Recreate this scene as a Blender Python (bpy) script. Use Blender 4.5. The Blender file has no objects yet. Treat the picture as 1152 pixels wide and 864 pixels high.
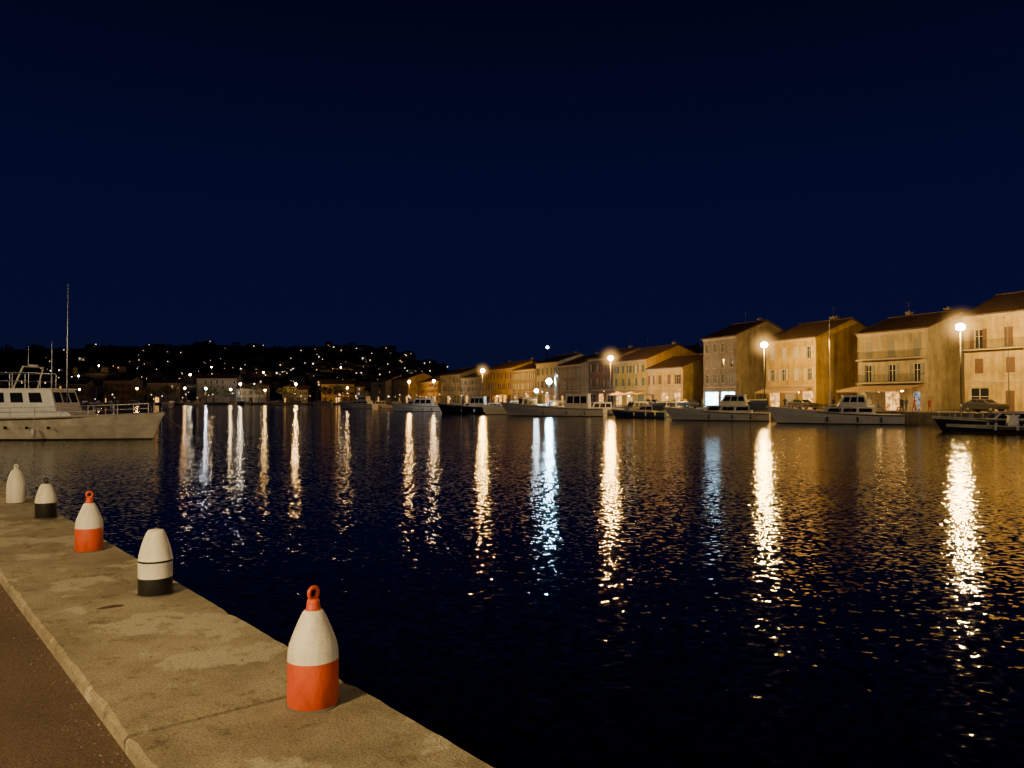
import bpy, math, random, bmesh
from mathutils import Vector, Matrix
from mathutils import noise as mn
R = random.Random(7)
D2R = math.radians
scene = bpy.context.scene

# ------------------------------------------------------------------ materials
def new_mat(name):
    m = bpy.data.materials.new(name); m.use_nodes = True
    nt = m.node_tree
    return m, nt, nt.nodes, nt.links, nt.nodes["Principled BSDF"]

def paint(name, col, rough=0.5, var=0.25, scale=3.0, metal=0.0, bump=0.0, dirt=None, bscale=30):
    m, nt, N, L, P = new_mat(name)
    tc = N.new("ShaderNodeTexCoord")
    n = N.new("ShaderNodeTexNoise"); n.inputs["Scale"].default_value = scale
    n.inputs["Detail"].default_value = 8; n.inputs["Roughness"].default_value = 0.65
    L.new(tc.outputs["Object"], n.inputs["Vector"])
    r = N.new("ShaderNodeValToRGB")
    a = dirt if dirt else tuple(c*(1-var) for c in col)
    b = tuple(min(1, c*(1+var*0.4)) for c in col)
    r.color_ramp.elements[0].position = 0.33; r.color_ramp.elements[0].color = (*a, 1)
    r.color_ramp.elements[1].position = 0.62; r.color_ramp.elements[1].color = (*b, 1)
    L.new(n.outputs["Fac"], r.inputs["Fac"]); L.new(r.outputs["Color"], P.inputs["Base Color"])
    P.inputs["Roughness"].default_value = rough; P.inputs["Metallic"].default_value = metal
    if bump > 0:
        n2 = N.new("ShaderNodeTexNoise"); n2.inputs["Scale"].default_value = bscale; n2.inputs["Detail"].default_value = 6
        L.new(tc.outputs["Object"], n2.inputs["Vector"])
        bp = N.new("ShaderNodeBump"); bp.inputs["Distance"].default_value = bump; bp.inputs["Strength"].default_value = 0.8
        L.new(n2.outputs["Fac"], bp.inputs["Height"]); L.new(bp.outputs["Normal"], P.inputs["Normal"])
    return m

def emit(name, col, strength, sample=True):
    m, nt, N, L, P = new_mat(name)
    N.remove(P)
    e = N.new("ShaderNodeEmission"); e.inputs["Color"].default_value = (*col, 1); e.inputs["Strength"].default_value = strength
    L.new(e.outputs[0], N["Material Output"].inputs["Surface"])
    m.cycles.emission_sampling = 'AUTO' if sample else 'NONE'
    return m

# ------------------------------------------------------------------ mesh builder
class MB:
    def __init__(s): s.v=[]; s.f=[]; s.m=[]
    def add(s, vs, fs, m=0):
        o=len(s.v); s.v += [tuple(p) for p in vs]
        for f in fs: s.f.append([i+o for i in f]); s.m.append(m)
    def box(s, x0,x1,y0,y1,z0,z1,m=0):
        s.add([(x0,y0,z0),(x1,y0,z0),(x1,y1,z0),(x0,y1,z0),(x0,y0,z1),(x1,y0,z1),(x1,y1,z1),(x0,y1,z1)],
              [(0,3,2,1),(4,5,6,7),(0,1,5,4),(1,2,6,5),(2,3,7,6),(3,0,4,7)],m)
    def quad(s,a,b,c,d,m=0): s.add([a,b,c,d],[(0,1,2,3)],m)
    def tube(s,p0,p1,r0,r1=None,n=6,m=0):
        if r1 is None: r1=r0
        p0=Vector(p0);p1=Vector(p1);d=(p1-p0)
        if d.length<1e-6: return
        q=d.to_track_quat('Z','Y'); vs=[]
        for p,r in((p0,r0),(p1,r1)):
            for i in range(n):
                a=2*math.pi*i/n; vs.append(p+q@Vector((r*math.cos(a),r*math.sin(a),0)))
        fs=[(i,(i+1)%n,n+(i+1)%n,n+i) for i in range(n)]+[tuple(range(n-1,-1,-1)),tuple(range(n,2*n))]
        s.add(vs,fs,m)
    def revolve(s,prof,n=40,m=0,c=(0,0,0)):
        vs=[];
        for r,z,_ in prof:
            for i in range(n):
                a=2*math.pi*i/n; vs.append((c[0]+r*math.cos(a),c[1]+r*math.sin(a),c[2]+z))
        o=len(s.v); s.v+=vs
        for k in range(len(prof)-1):
            for i in range(n):
                s.f.append([o+k*n+i,o+k*n+(i+1)%n,o+(k+1)*n+(i+1)%n,o+(k+1)*n+i]); s.m.append(prof[k+1][2])
        s.f.append([o+(len(prof)-1)*n+i for i in range(n)]); s.m.append(prof[-1][2])
    def torus(s,c,R1,r,n=24,k=10,m=0,ax='y'):
        vs=[]
        for i in range(n):
            a=2*math.pi*i/n
            for j in range(k):
                b=2*math.pi*j/k; q=R1+r*math.cos(b)
                if ax=='y': p=(c[0]+q*math.cos(a),c[1]+r*math.sin(b),c[2]+q*math.sin(a))
                else: p=(c[0]+q*math.cos(a),c[1]+q*math.sin(a),c[2]+r*math.sin(b))
                vs.append(p)
        fs=[(i*k+j,((i+1)%n)*k+j,((i+1)%n)*k+(j+1)%k,i*k+(j+1)%k) for i in range(n) for j in range(k)]
        s.add(vs,fs,m)
    def obj(s,name,mats,parent=None,smooth=False,loc=(0,0,0),rot=0):
        me=bpy.data.meshes.new(name); me.from_pydata(s.v,[],s.f)
        for m in mats: me.materials.append(m)
        for p,mi in zip(me.polygons,s.m): p.material_index=mi; p.use_smooth=smooth
        me.update()
        o=bpy.data.objects.new(name,me); scene.collection.objects.link(o)
        o.location=loc; o.rotation_euler=(0,0,rot)
        if parent: o.parent=parent
        return o

def empty(name,loc=(0,0,0),rot=0):
    e=bpy.data.objects.new(name,None); e.location=loc; e.rotation_euler=(0,0,rot); e.empty_display_size=0.5
    scene.collection.objects.link(e); return e

# ------------------------------------------------------------------ world (night sky)
w=bpy.data.worlds.new("World"); scene.world=w; w.use_nodes=True
N=w.node_tree.nodes; L=w.node_tree.links; bg=N["Background"]
tc=N.new("ShaderNodeTexCoord"); sp=N.new("ShaderNodeSeparateXYZ"); L.new(tc.outputs["Generated"],sp.inputs[0])
cr=N.new("ShaderNodeValToRGB"); L.new(sp.outputs["Z"],cr.inputs["Fac"])
e=cr.color_ramp.elements
e[0].position=0.0; e[0].color=(0.0045,0.0056,0.0270,1)
e[1].position=1.0; e[1].color=(0.0008,0.0010,0.0070,1)
for p,c in((0.08,(0.0034,0.0046,0.0310)),(0.20,(0.0021,0.0036,0.0335)),(0.32,(0.0016,0.0028,0.0250)),(0.45,(0.0013,0.0018,0.0135))):
    k=e.new(p); k.color=(*c,1)
L.new(cr.outputs["Color"],bg.inputs["Color"]); bg.inputs["Strength"].default_value=1.0

# ------------------------------------------------------------------ camera
cam=bpy.data.cameras.new("camera"); co=bpy.data.objects.new("camera",cam); scene.collection.objects.link(co)
cam.sensor_width=36; cam.lens=36*887/1152; cam.clip_end=9000; cam.clip_start=0.1
co.location=(0,0,2.5); co.rotation_euler=(D2R(90+1.16),0,0); scene.camera=co

# ------------------------------------------------------------------ water
m,nt,N,L,P=new_mat("water")
P.inputs["Base Color"].default_value=(0.0003,0.0006,0.0016,1); P.inputs["IOR"].default_value=1.33
P.inputs["Roughness"].default_value=0.06
tc=N.new("ShaderNodeTexCoord")
def slope(scale,amp,sx,sy,detail,rot=0.15,ax=0.8):
    mp=N.new("ShaderNodeMapping"); mp.inputs["Scale"].default_value=(sx,sy,1); mp.inputs["Rotation"].default_value=(0,0,rot)
    L.new(tc.outputs["Object"],mp.inputs["Vector"])
    n=N.new("ShaderNodeTexNoise"); n.inputs["Scale"].default_value=scale; n.inputs["Detail"].default_value=detail
    L.new(mp.outputs[0],n.inputs["Vector"])
    s=N.new("ShaderNodeVectorMath"); s.operation='SUBTRACT'; s.inputs[1].default_value=(0.5,0.5,0.5); L.new(n.outputs["Color"],s.inputs[0])
    g=N.new("ShaderNodeVectorMath"); g.operation='MULTIPLY'; g.inputs[1].default_value=(amp*ax,amp,0); L.new(s.outputs[0],g.inputs[0])
    return g
a=slope(0.30,0.03,0.8,1.2,1,-0.3,0.6); b=slope(9.5,0.36,0.95,1.15,1.0,0.15,0.85)
ad=N.new("ShaderNodeVectorMath"); L.new(a.outputs[0],ad.inputs[0]); L.new(b.outputs[0],ad.inputs[1])
ad2=N.new("ShaderNodeVectorMath"); ad2.inputs[1].default_value=(0,0,1); L.new(ad.outputs[0],ad2.inputs[0])
nn=N.new("ShaderNodeVectorMath"); nn.operation='NORMALIZE'; L.new(ad2.outputs[0],nn.inputs[0])
L.new(nn.outputs[0],P.inputs["Normal"])
WATER=m
b=MB(); b.quad((-6000,-3000,0),(6000,-3000,0),(6000,8000,0),(-6000,8000,0)); b.obj("water",[WATER])

# ------------------------------------------------------------------ near quay
m,nt,N,L,P=new_mat("quay_concrete")
tc=N.new("ShaderNodeTexCoord")
def noise(sc,det,ro=0.6):
    n=N.new("ShaderNodeTexNoise"); n.inputs["Scale"].default_value=sc; n.inputs["Detail"].default_value=det; n.inputs["Roughness"].default_value=ro
    L.new(tc.outputs["Object"],n.inputs["Vector"]); return n
def ramp(src,p0,c0,p1,c1):
    r=N.new("ShaderNodeValToRGB"); r.color_ramp.elements[0].position=p0; r.color_ramp.elements[0].color=(*c0,1)
    r.color_ramp.elements[1].position=p1; r.color_ramp.elements[1].color=(*c1,1); L.new(src,r.inputs["Fac"]); return r
def mix(f,a,b,mode='MIX'):
    x=N.new("ShaderNodeMix"); x.data_type='RGBA'; x.blend_type=mode
    if isinstance(f,float): x.inputs[0].default_value=f
    else: L.new(f,x.inputs[0])
    L.new(a,x.inputs[6]); L.new(b,x.inputs[7]); return x.outputs[2]
n1=noise(1.3,10,0.72); base=ramp(n1.outputs["Fac"],0.38,(0.25,0.21,0.14),0.60,(0.42,0.37,0.26))
n2=noise(1.5,8,0.65); pt=ramp(n2.outputs["Fac"],0.54,(0,0,0),0.57,(1,1,1))
lt=ramp(n1.outputs["Fac"],0.3,(0.46,0.42,0.31),0.7,(0.56,0.51,0.39))
c1=mix(pt.outputs["Color"],base.outputs["Color"],lt.outputs["Color"])
n3=noise(70,5,0.75); gr=ramp(n3.outputs["Fac"],0.38,(0.40,0.38,0.34),0.55,(1,1,1))
c2=mix(0.8,c1,gr.outputs["Color"],'MULTIPLY')
n4=noise(4.5,8,0.75); st=ramp(n4.outputs["Fac"],0.34,(0.40,0.36,0.29),0.46,(1,1,1))
c3=mix(0.9,c2,st.outputs["Color"],'MULTIPLY')
L.new(c3,P.inputs["Base Color"]); P.inputs["Roughness"].default_value=0.9
bp=N.new("ShaderNodeBump"); bp.inputs["Distance"].default_value=0.012; bp.inputs["Strength"].default_value=0.9
L.new(n3.outputs["Fac"],bp.inputs["Height"]); L.new(bp.outputs["Normal"],P.inputs["Normal"])
CONC=m

m,nt,N,L,P=new_mat("asphalt")
tc=N.new("ShaderNodeTexCoord")
n1=noise(1.2,6); base=ramp(n1.outputs["Fac"],0.35,(0.085,0.056,0.040),0.65,(0.125,0.085,0.06))
n3=noise(90,4,0.75); gr=ramp(n3.outputs["Fac"],0.4,(0.4,0.4,0.4),0.66,(1.8,1.6,1.4))
L.new(mix(0.9,base.outputs["Color"],gr.outputs["Color"],'MULTIPLY'),P.inputs["Base Color"]); P.inputs["Roughness"].default_value=0.85
bp=N.new("ShaderNodeBump"); bp.inputs["Distance"].default_value=0.012; L.new(n3.outputs["Fac"],bp.inputs["Height"]); L.new(bp.outputs["Normal"],P.inputs["Normal"])
ASPH=m

QZ=0.9
qd=Vector((-0.634,0.773,0)).normalized()
E0=Vector((-0.04,3.44,0))
qrot=math.atan2(qd.y,qd.x)
QW=1.17
b=MB()
xs=[-14.0,-10.2,-6.5,-2.5,1.43,5.45,9.5,13.5,17.5,21.5,25.5,29.5,33.5,37.5,41.5,60,100,200,400,520]
for i in range(len(xs)-1):
    x0,x1=xs[i]+0.018,xs[i+1]-0.018
    c=0.013; zt=QZ
    nseg=max(1,int(min(60,(x1-x0)/0.12)))
    prev=None
    for k in range(nseg+1):
        x=x0+(x1-x0)*k/nseg
        e1=R.uniform(0.7,1.4)*c*(2.2 if R.random()<0.06 else 1); e2=R.uniform(0.7,1.4)*c*1.3*(1.8 if R.random()<0.06 else 1)
        en=c if k in(0,nseg) else 0
        sec=[(x,0,-1.5),(x,0,zt-e1-en),(x,e1,zt-en),(x,QW-e2,zt-en),(x,QW,zt-e2-en),(x,QW,-1.5)]
        if prev:
            o=len(b.v); b.v+=prev+sec
            for j in range(5): b.f.append([o+j,o+j+6,o+j+7,o+j+1]); b.m.append(0)
        else: b.add(sec,[(0,1,2,3,4,5)])
        prev=sec
    b.add(prev,[(5,4,3,2,1,0)])
b.add([(xs[0],0.03,QZ-0.06),(xs[-1],0.03,QZ-0.06),(xs[-1],QW-0.03,QZ-0.06),(xs[0],QW-0.03,QZ-0.06)],[(0,1,2,3)],1)
DARKJ=paint("joint_mortar",(0.02,0.018,0.014),0.95)
b.obj("quay",[CONC,DARKJ],loc=E0,rot=qrot)
b=MB(); b.quad((-300,QW,QZ-0.085),(520,QW,QZ-0.085),(520,300,QZ-0.085),(-300,300,QZ-0.085)); b.obj("promenade_pavement",[ASPH],loc=E0,rot=qrot)
b=MB()
for i in range(520):
    x=R.uniform(-3,9); y=QW+abs(R.gauss(0,0.08))+0.01; r=R.uniform(0.003,0.008)
    if R.random()<0.25: y=R.uniform(0.05,QW-0.05); z=QZ+0.002
    else: z=QZ-0.085
    if R.random()<0.12: r*=1.6
    b.add([(x+r,y,z),(x,y+r*.8,z),(x-r,y,z),(x,y-r,z),(x+r*.1,y,z+r*.9)],[(0,1,4),(1,2,4),(2,3,4),(3,0,4)])
b.obj("gravel",[paint("gravel",(0.22,0.18,0.13),0.9)],loc=E0,rot=qrot)
b=MB(); b.add([(3.97,0.60,QZ+.002),(4.02,0.56,QZ+.002),(4.07,0.62,QZ+.002),(4.06,0.70,QZ+.002),(4.02,0.77,QZ+.002),(3.98,0.72,QZ+.002)],[(0,1,2,3,4,5)])
b.obj("iron_plate",[paint("rust",(0.07,0.04,0.022),0.9,.5,20)],loc=E0,rot=qrot)

# ------------------------------------------------------------------ painted mooring buoys
def buoypaint(name,col,wear,rough=.5):
    m,nt,N_,L_,P_=new_mat(name)
    tc=N_.new("ShaderNodeTexCoord")
    def nz(sc,d,z=1.0):
        mp=N_.new("ShaderNodeMapping"); mp.inputs["Scale"].default_value=(1,1,z); L_.new(tc.outputs["Object"],mp.inputs["Vector"])
        n=N_.new("ShaderNodeTexNoise"); n.inputs["Scale"].default_value=sc; n.inputs["Detail"].default_value=d; n.inputs["Roughness"].default_value=.7
        L_.new(mp.outputs[0],n.inputs["Vector"]); return n
    n=nz(9,8,0.35); r=N_.new("ShaderNodeValToRGB"); L_.new(n.outputs["Fac"],r.inputs["Fac"])
    r.color_ramp.elements[0].position=.32; r.color_ramp.elements[0].color=(*wear,1)
    r.color_ramp.elements[1].position=.52; r.color_ramp.elements[1].color=(*col,1)
    n2=nz(34,6); r2=N_.new("ShaderNodeValToRGB"); L_.new(n2.outputs["Fac"],r2.inputs["Fac"])
    r2.color_ramp.elements[0].position=.30; r2.color_ramp.elements[0].color=(.35,.3,.25,1)
    r2.color_ramp.elements[1].position=.37; r2.color_ramp.elements[1].color=(1,1,1,1)
    x=N_.new("ShaderNodeMix"); x.data_type='RGBA'; x.blend_type='MULTIPLY'; x.inputs[0].default_value=1
    L_.new(r.outputs[0],x.inputs[6]); L_.new(r2.outputs[0],x.inputs[7]); L_.new(x.outputs[2],P_.inputs["Base Color"])
    P_.inputs["Roughness"].default_value=rough
    bp=N_.new("ShaderNodeBump"); bp.inputs["Distance"].default_value=.004; L_.new(n2.outputs["Fac"],bp.inputs["Height"]); L_.new(bp.outputs[0],P_.inputs["Normal"])
    return m
WHT=buoypaint("buoy_white_paint",(0.82,0.80,0.70),(0.62,0.57,0.45))
RED=buoypaint("buoy_orange_paint",(0.66,0.085,0.014),(0.42,0.055,0.015))
BLK=buoypaint("buoy_black_paint",(0.011,0.011,0.013),(0.022,0.02,0.018))
MATS=[WHT,RED,BLK]
SEAL=paint("seal",(0.12,0.10,0.08),0.9)
def buoy(loc,kind,s=1.0,rot=0.3):
    e=empty("mooring_buoy",(loc[0],loc[1],QZ+0.002),rot)
    b=MB()
    def prof(pts): return [(p[0]*s,p[1]*s,p[2]) for p in pts]
    if kind=='ring':
        pts=[(0.125,0,1),(0.133,0.01,1),(0.133,0.12,1),(0.133,0.238,1),(0.132,0.242,0),(0.131,0.28,0),(0.124,0.315,0),(0.108,0.36,0),(0.088,0.41,0),(0.068,0.455,0),(0.054,0.482,0),(0.044,0.492,0),(0.036,0.498,1),(0.034,0.53,1),(0.030,0.545,1),(0.012,0.55,1)]
        b.revolve(prof(pts)); b.torus((0,0,0.578*s),0.029*s,0.011*s,m=1)
    elif kind=='band':
        pts=[(0.125,0,2),(0.133,0.012,2),(0.133,0.145,2),(0.133,0.15,0),(0.133,0.27,0),(0.134,0.273,2),(0.134,0.288,2),(0.132,0.291,0),(0.126,0.33,0),(0.112,0.39,0),(0.092,0.455,0),(0.07,0.51,0),(0.058,0.526,0),(0.03,0.532,0),(0.005,0.533,0)]
        b.revolve(prof(pts))
    elif kind=='black':
        pts=[(0.125,0,2),(0.133,0.012,2),(0.133,0.215,2),(0.133,0.22,0),(0.130,0.27,0),(0.118,0.32,0),(0.095,0.39,0),(0.07,0.45,0),(0.05,0.475,0),(0.034,0.482,2),(0.032,0.50,2),(0.01,0.505,2)]
        b.revolve(prof(pts)); b.torus((0,0,0.522*s),0.024*s,0.009*s,m=2)
    else:
        pts=[(0.118,0,0),(0.125,0.012,0),(0.127,0.2,0),(0.124,0.28,0),(0.108,0.37,0),(0.085,0.44,0),(0.06,0.49,0),(0.04,0.505,0),(0.032,0.512,0),(0.03,0.53,0),(0.01,0.535,0)]
        b.revolve(prof(pts)); b.torus((0,0,0.552*s),0.024*s,0.009*s,m=0)
    b.obj("body",MATS,e,smooth=True)
    b=MB()
    b.revolve([(0.142*s,-0.002,0),(0.142*s,0.005,0),(0.132*s,0.009,0)],32)
    b.obj("base_seal",[SEAL],e,smooth=True)
buoy((-1.05,4.19),'ring',1.0,0.95)
buoy((-2.94,6.53),'band',1.0,0.2)
buoy((-4.50,8.42),'ring',1.02,0.5)
buoy((-6.32,10.72),'black',0.98,0.1)
buoy((-7.72,12.3),'white',1.02,0.3)

# ------------------------------------------------------------------ street lamps
POLE=paint("lamp_pole_paint",(0.10,0.10,0.10),0.5,metal=0.4)
_em={}
def lamp_mat(col,st):
    k=(col,st)
    if k not in _em: _em[k]=emit("lamp_glass_lit",col,st)
    return _em[k]
_bloom={}
def bloom_mat(col,st,rad):
    """lens bloom imitated by a glowing sphere added round the lantern: volume emission falling off with distance from the lamp"""
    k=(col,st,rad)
    if k in _bloom: return _bloom[k]
    m,nt,N_,L_,P_=new_mat("lens_bloom"); N_.remove(P_)
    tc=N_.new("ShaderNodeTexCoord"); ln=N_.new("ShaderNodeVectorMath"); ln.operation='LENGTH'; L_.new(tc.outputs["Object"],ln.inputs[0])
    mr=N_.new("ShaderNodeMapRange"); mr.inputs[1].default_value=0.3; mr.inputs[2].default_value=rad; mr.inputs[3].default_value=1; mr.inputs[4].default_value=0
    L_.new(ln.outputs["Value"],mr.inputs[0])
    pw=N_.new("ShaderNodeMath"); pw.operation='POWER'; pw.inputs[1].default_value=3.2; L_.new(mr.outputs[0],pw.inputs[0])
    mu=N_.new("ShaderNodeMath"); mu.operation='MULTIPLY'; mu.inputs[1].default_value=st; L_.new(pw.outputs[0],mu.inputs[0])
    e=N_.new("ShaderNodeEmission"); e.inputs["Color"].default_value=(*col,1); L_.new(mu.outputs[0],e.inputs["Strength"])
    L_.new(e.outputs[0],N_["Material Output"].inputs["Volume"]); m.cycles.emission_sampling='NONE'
    _bloom[k]=m; return m
def ico(name,r,mat,parent,z,sub=2,sz=1):
    me=bpy.data.meshes.new(name)
    bm=bmesh.new(); bmesh.ops.create_icosphere(bm,subdivisions=sub,radius=r); bm.to_mesh(me); bm.free()
    me.materials.append(mat)
    for p in me.polygons: p.use_smooth=True
    o=bpy.data.objects.new(name,me); scene.collection.objects.link(o); o.parent=parent; o.location=(0,0,z); o.scale=(1,1,sz); return o
def street_lamp(x,y,zb,zt,col,st=400,r=0.36,rot=0,bloom=None):
    e=empty("street_lamp",(x,y,zb),rot); h=zt-zb
    b=MB(); b.tube((0,0,0),(0,0,0.9),0.11,0.10,10); b.tube((0,0,0.9),(0,0,h-r*0.8-0.02),0.075,0.05,10)
    b.revolve([(0.02,-0.04,0),(r*0.42,-0.03,0),(r*0.5,0.04,0),(r*0.3,0.10,0),(0.02,0.14,0)],16,c=(0,0,h+r*0.78+0.02))
    b.revolve([(0.05,-0.08,0),(0.10,0,0),(r*0.3,0.05,0)],16,c=(0,0,h-r*0.85-0.04))
    b.obj("pole",[POLE],e,smooth=True)
    ico("globe",r,lamp_mat(col,st),e,h,2,0.85)
    if bloom: ico("lens_bloom",bloom[1],bloom_mat((1.0,0.52,0.13),bloom[0],bloom[1]*0.97),e,h,3)  # added glow sphere that imitates lens bloom around the globe
    return e
GZ=1.15
street_lamp(46.7,82,GZ,10.1,(1.0,0.60,0.17),2100,0.44,bloom=(1.4,2.8))
street_lamp(34.8,108.7,GZ,10.1,(1.0,0.57,0.13),2300,0.44,bloom=(1.2,2.9))
street_lamp(17.9,143,GZ,10.1,(1.0,0.50,0.09),2300,0.44,bloom=(1.1,2.9))
street_lamp(-7.6,204,GZ,10.1,(1.0,0.50,0.09),1600,0.5,bloom=(0.8,2.8))
street_lamp(-24.8,250,GZ,8.5,(1.0,0.60,0.24),450,0.42)
street_lamp(-36.6,281,GZ,9.0,(1.0,0.50,0.13),800,0.45)
street_lamp(-52.8,337,GZ,10.1,(1.0,0.50,0.13),1300,0.55)
for (x,z,c,s) in((-113,10.8,(1,.54,.17),1500),(-160,8.5,(.9,.92,1),340),(-142,10.8,(1,.8,.5),520),(-147,8.0,(1,.7,.35),260),(-129,7.6,(1,.55,.16),260),(-196,8.5,(1,.45,.1),280),(-171,8.6,(1,.55,.2),160),(-86,8.8,(1,.55,.2),200),(-226,8.0,(1,.6,.25),100)):
    street_lamp(x,412,GZ,z,c,s*0.9,0.5)
street_lamp(-6.2,-3.4,QZ-0.085,7.2,(1.0,0.70,0.30),2500,0.30)
street_lamp(-20,12.5,QZ-0.085,7.2,(1.0,0.70,0.30),950,0.30)
street_lamp(-36,31,QZ-0.085,7.6,(1.0,0.76,0.42),1200,0.32)

# unseen fill light added behind the viewpoint to brighten boats and walls
e=empty("added_fill_light",(16,-48,QZ-0.085),math.atan2(140,24)-math.pi/2)
b=MB(); b.tube((0,0,0),(0,0,18),.22,.12,12); b.box(-2.2,2.2,-.15,.15,17.6,17.85)
for k in range(5): b.box(-2.05+k*.85,-1.35+k*.85,-.05,.25,17.95,18.75)
b.obj("mast",[POLE],e)
b=MB()
for k in range(5): b.quad((-2.0+k*.85,.27,18.0),(-2.0+k*.85,.27,18.7),(-1.4+k*.85,.27,18.7),(-1.4+k*.85,.27,18.0))
b.obj("fill_panels",[lamp_mat((1.0,0.74,0.42),1350)],e)

# ------------------------------------------------------------------ far ground sheet with quay walls
FQ=paint("quay_stone",(0.26,0.23,0.18),0.9,0.4,1.5,bump=0.01)
edge=[(108,-70),(42.5,82),(-10,204),(-36,266),(-58,335),(-95,402),(-330,408)]
b=MB()
poly=[(x,y,GZ) for x,y in edge]+[(-1500,408.5,GZ),(-5000,3000,GZ),(-5000,8000,GZ),(6000,8000,GZ),(6000,-70,GZ)]
b.add(poly,[tuple(range(len(poly)))][0:1],0)
b.f[-1].reverse()
for i in range(len(edge)-1):
    (x0,y0),(x1,y1)=edge[i],edge[i+1]; b.quad((x0,y0,-2),(x1,y1,-2),(x1,y1,GZ),(x0,y0,GZ),1)
b.quad((-330,408,-2),(-1500,408.5,-2),(-1500,408.5,GZ),(-330,408,GZ),1)
GROUND=paint("street_ground",(0.10,0.09,0.075),0.9,0.3,0.3)
b.obj("ground",[GROUND,FQ])
b=MB()
for i in range(len(edge)-3):
    p0=Vector((*edge[i],0)); p1=Vector((*edge[i+1],0)); d=(p1-p0).normalized(); n=Vector((d.y,-d.x,0))
    if i==0: p0=p1-d*60
    Ln=(p1-p0).length; k=int(Ln/2)
    for j in range(k):
        a=p0+d*(j*Ln/k+0.01); c=p0+d*((j+1)*Ln/k-0.01)
        z0,z1=GZ+0.003,GZ+0.10
        q=[a-n*0.05,c-n*0.05,c+n*0.45,a+n*0.45]
        b.add([(v.x,v.y,z0) for v in q]+[(v.x,v.y,z1) for v in q],[(4,5,6,7),(0,1,5,4),(1,2,6,5),(2,3,7,6),(3,0,4,7)])
b.obj("quay_kerb",[FQ])

# ------------------------------------------------------------------ buildings
GLASS=paint("window_glass_dark",(0.02,0.022,0.028),0.12,0.2)
LIT1=emit("window_lit_warm",(1.0,0.50,0.14),0.9,False)
LIT2=emit("window_lit_cool",(0.55,0.75,1.0),0.6,False)
def shop_mat(name,c0,c1,st,sample):
    m,nt,N,L,P=new_mat(name); N.remove(P)
    tc=N.new("ShaderNodeTexCoord"); n=N.new("ShaderNodeTexNoise"); n.inputs["Scale"].default_value=1.6; n.inputs["Detail"].default_value=4
    L.new(tc.outputs["Object"],n.inputs["Vector"]); r=N.new("ShaderNodeValToRGB")
    r.color_ramp.elements[0].position=.38; r.color_ramp.elements[0].color=(*c0,1); r.color_ramp.elements[1].position=.62; r.color_ramp.elements[1].color=(*c1,1)
    L.new(n.outputs["Fac"],r.inputs["Fac"]); e=N.new("ShaderNodeEmission"); e.inputs["Strength"].default_value=st
    L.new(r.outputs["Color"],e.inputs["Color"]); L.new(e.outputs[0],N["Material Output"].inputs["Surface"])
    m.cycles.emission_sampling='AUTO' if sample else 'NONE'; return m
SHOPW=shop_mat("shop_lit_warm",(0.25,0.09,0.015),(1.0,0.52,0.14),3.0,True)
SHOPC=shop_mat("shop_lit_cool",(0.10,0.35,0.60),(0.5,0.84,1.0),24.0,True)
SHOPD=shop_mat("shop_lit_dim",(0.03,0.04,0.05),(0.35,0.55,0.8),1.0,False)
BULB=emit("terrace_bulb",(1.0,0.56,0.17),110,True)
ROOF=paint("roof_tiles",(0.10,0.06,0.042),0.9,0.45,2.0,bump=0.03,bscale=8)
FRAME=paint("window_frame",(0.55,0.52,0.45),0.6)
IRON=paint("iron_railing",(0.03,0.03,0.03),0.6)
TRIM=paint("stone_trim",(0.42,0.36,0.27),0.85)
def wallmat(name,col):
    m,nt,N_,L_,P_=new_mat(name); tc=N_.new("ShaderNodeTexCoord")
    def nz(sc,d,s=(1,1,1)):
        mp=N_.new("ShaderNodeMapping"); mp.inputs["Scale"].default_value=s; L_.new(tc.outputs["Object"],mp.inputs["Vector"])
        n=N_.new("ShaderNodeTexNoise"); n.inputs["Scale"].default_value=sc; n.inputs["Detail"].default_value=d; n.inputs["Roughness"].default_value=.65
        L_.new(mp.outputs[0],n.inputs["Vector"]); return n
    def rp(n,p0,c0,p1,c1):
        r=N_.new("ShaderNodeValToRGB"); L_.new(n.outputs["Fac"],r.inputs["Fac"])
        r.color_ramp.elements[0].position=p0; r.color_ramp.elements[0].color=(*c0,1); r.color_ramp.elements[1].position=p1; r.color_ramp.elements[1].color=(*c1,1); return r
    a=rp(nz(.35,7),.35,tuple(c*.6 for c in col),.62,tuple(c*1.08 for c in col))
    s=rp(nz(1.6,6,(1,1,.12)),.34,(.5,.46,.42),.52,(1,1,1))
    x=N_.new("ShaderNodeMix"); x.data_type='RGBA'; x.blend_type='MULTIPLY'; x.inputs[0].default_value=.75
    L_.new(a.outputs[0],x.inputs[6]); L_.new(s.outputs[0],x.inputs[7]); L_.new(x.outputs[2],P_.inputs["Base Color"]); P_.inputs["Roughness"].default_value=.92
    return m
WALLC=[wallmat("render_wall_ochre",(0.52,0.39,0.15)),wallmat("render_wall_cream",(0.42,0.35,0.22)),wallmat("render_wall_grey",(0.27,0.23,0.18)),
       wallmat("render_wall_yellow",(0.55,0.39,0.10)),wallmat("render_wall_brown",(0.30,0.18,0.11)),wallmat("render_wall_white",(0.48,0.45,0.38))]
SHUT=[paint("shutter_grey",(0.22,0.22,0.20),0.7),paint("shutter_brown",(0.13,0.07,0.04),0.7),paint("shutter_green",(0.08,0.14,0.10),0.7),paint("shutter_blue",(0.15,0.2,0.27),0.7),paint("shutter_white",(0.5,0.47,0.4),0.7)]
AWN=[paint("awning_cream",(0.38,0.27,0.15),0.8),paint("awning_red",(0.3,0.06,0.04),0.8),paint("awning_blue",(0.06,0.1,0.25),0.8)]

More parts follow.
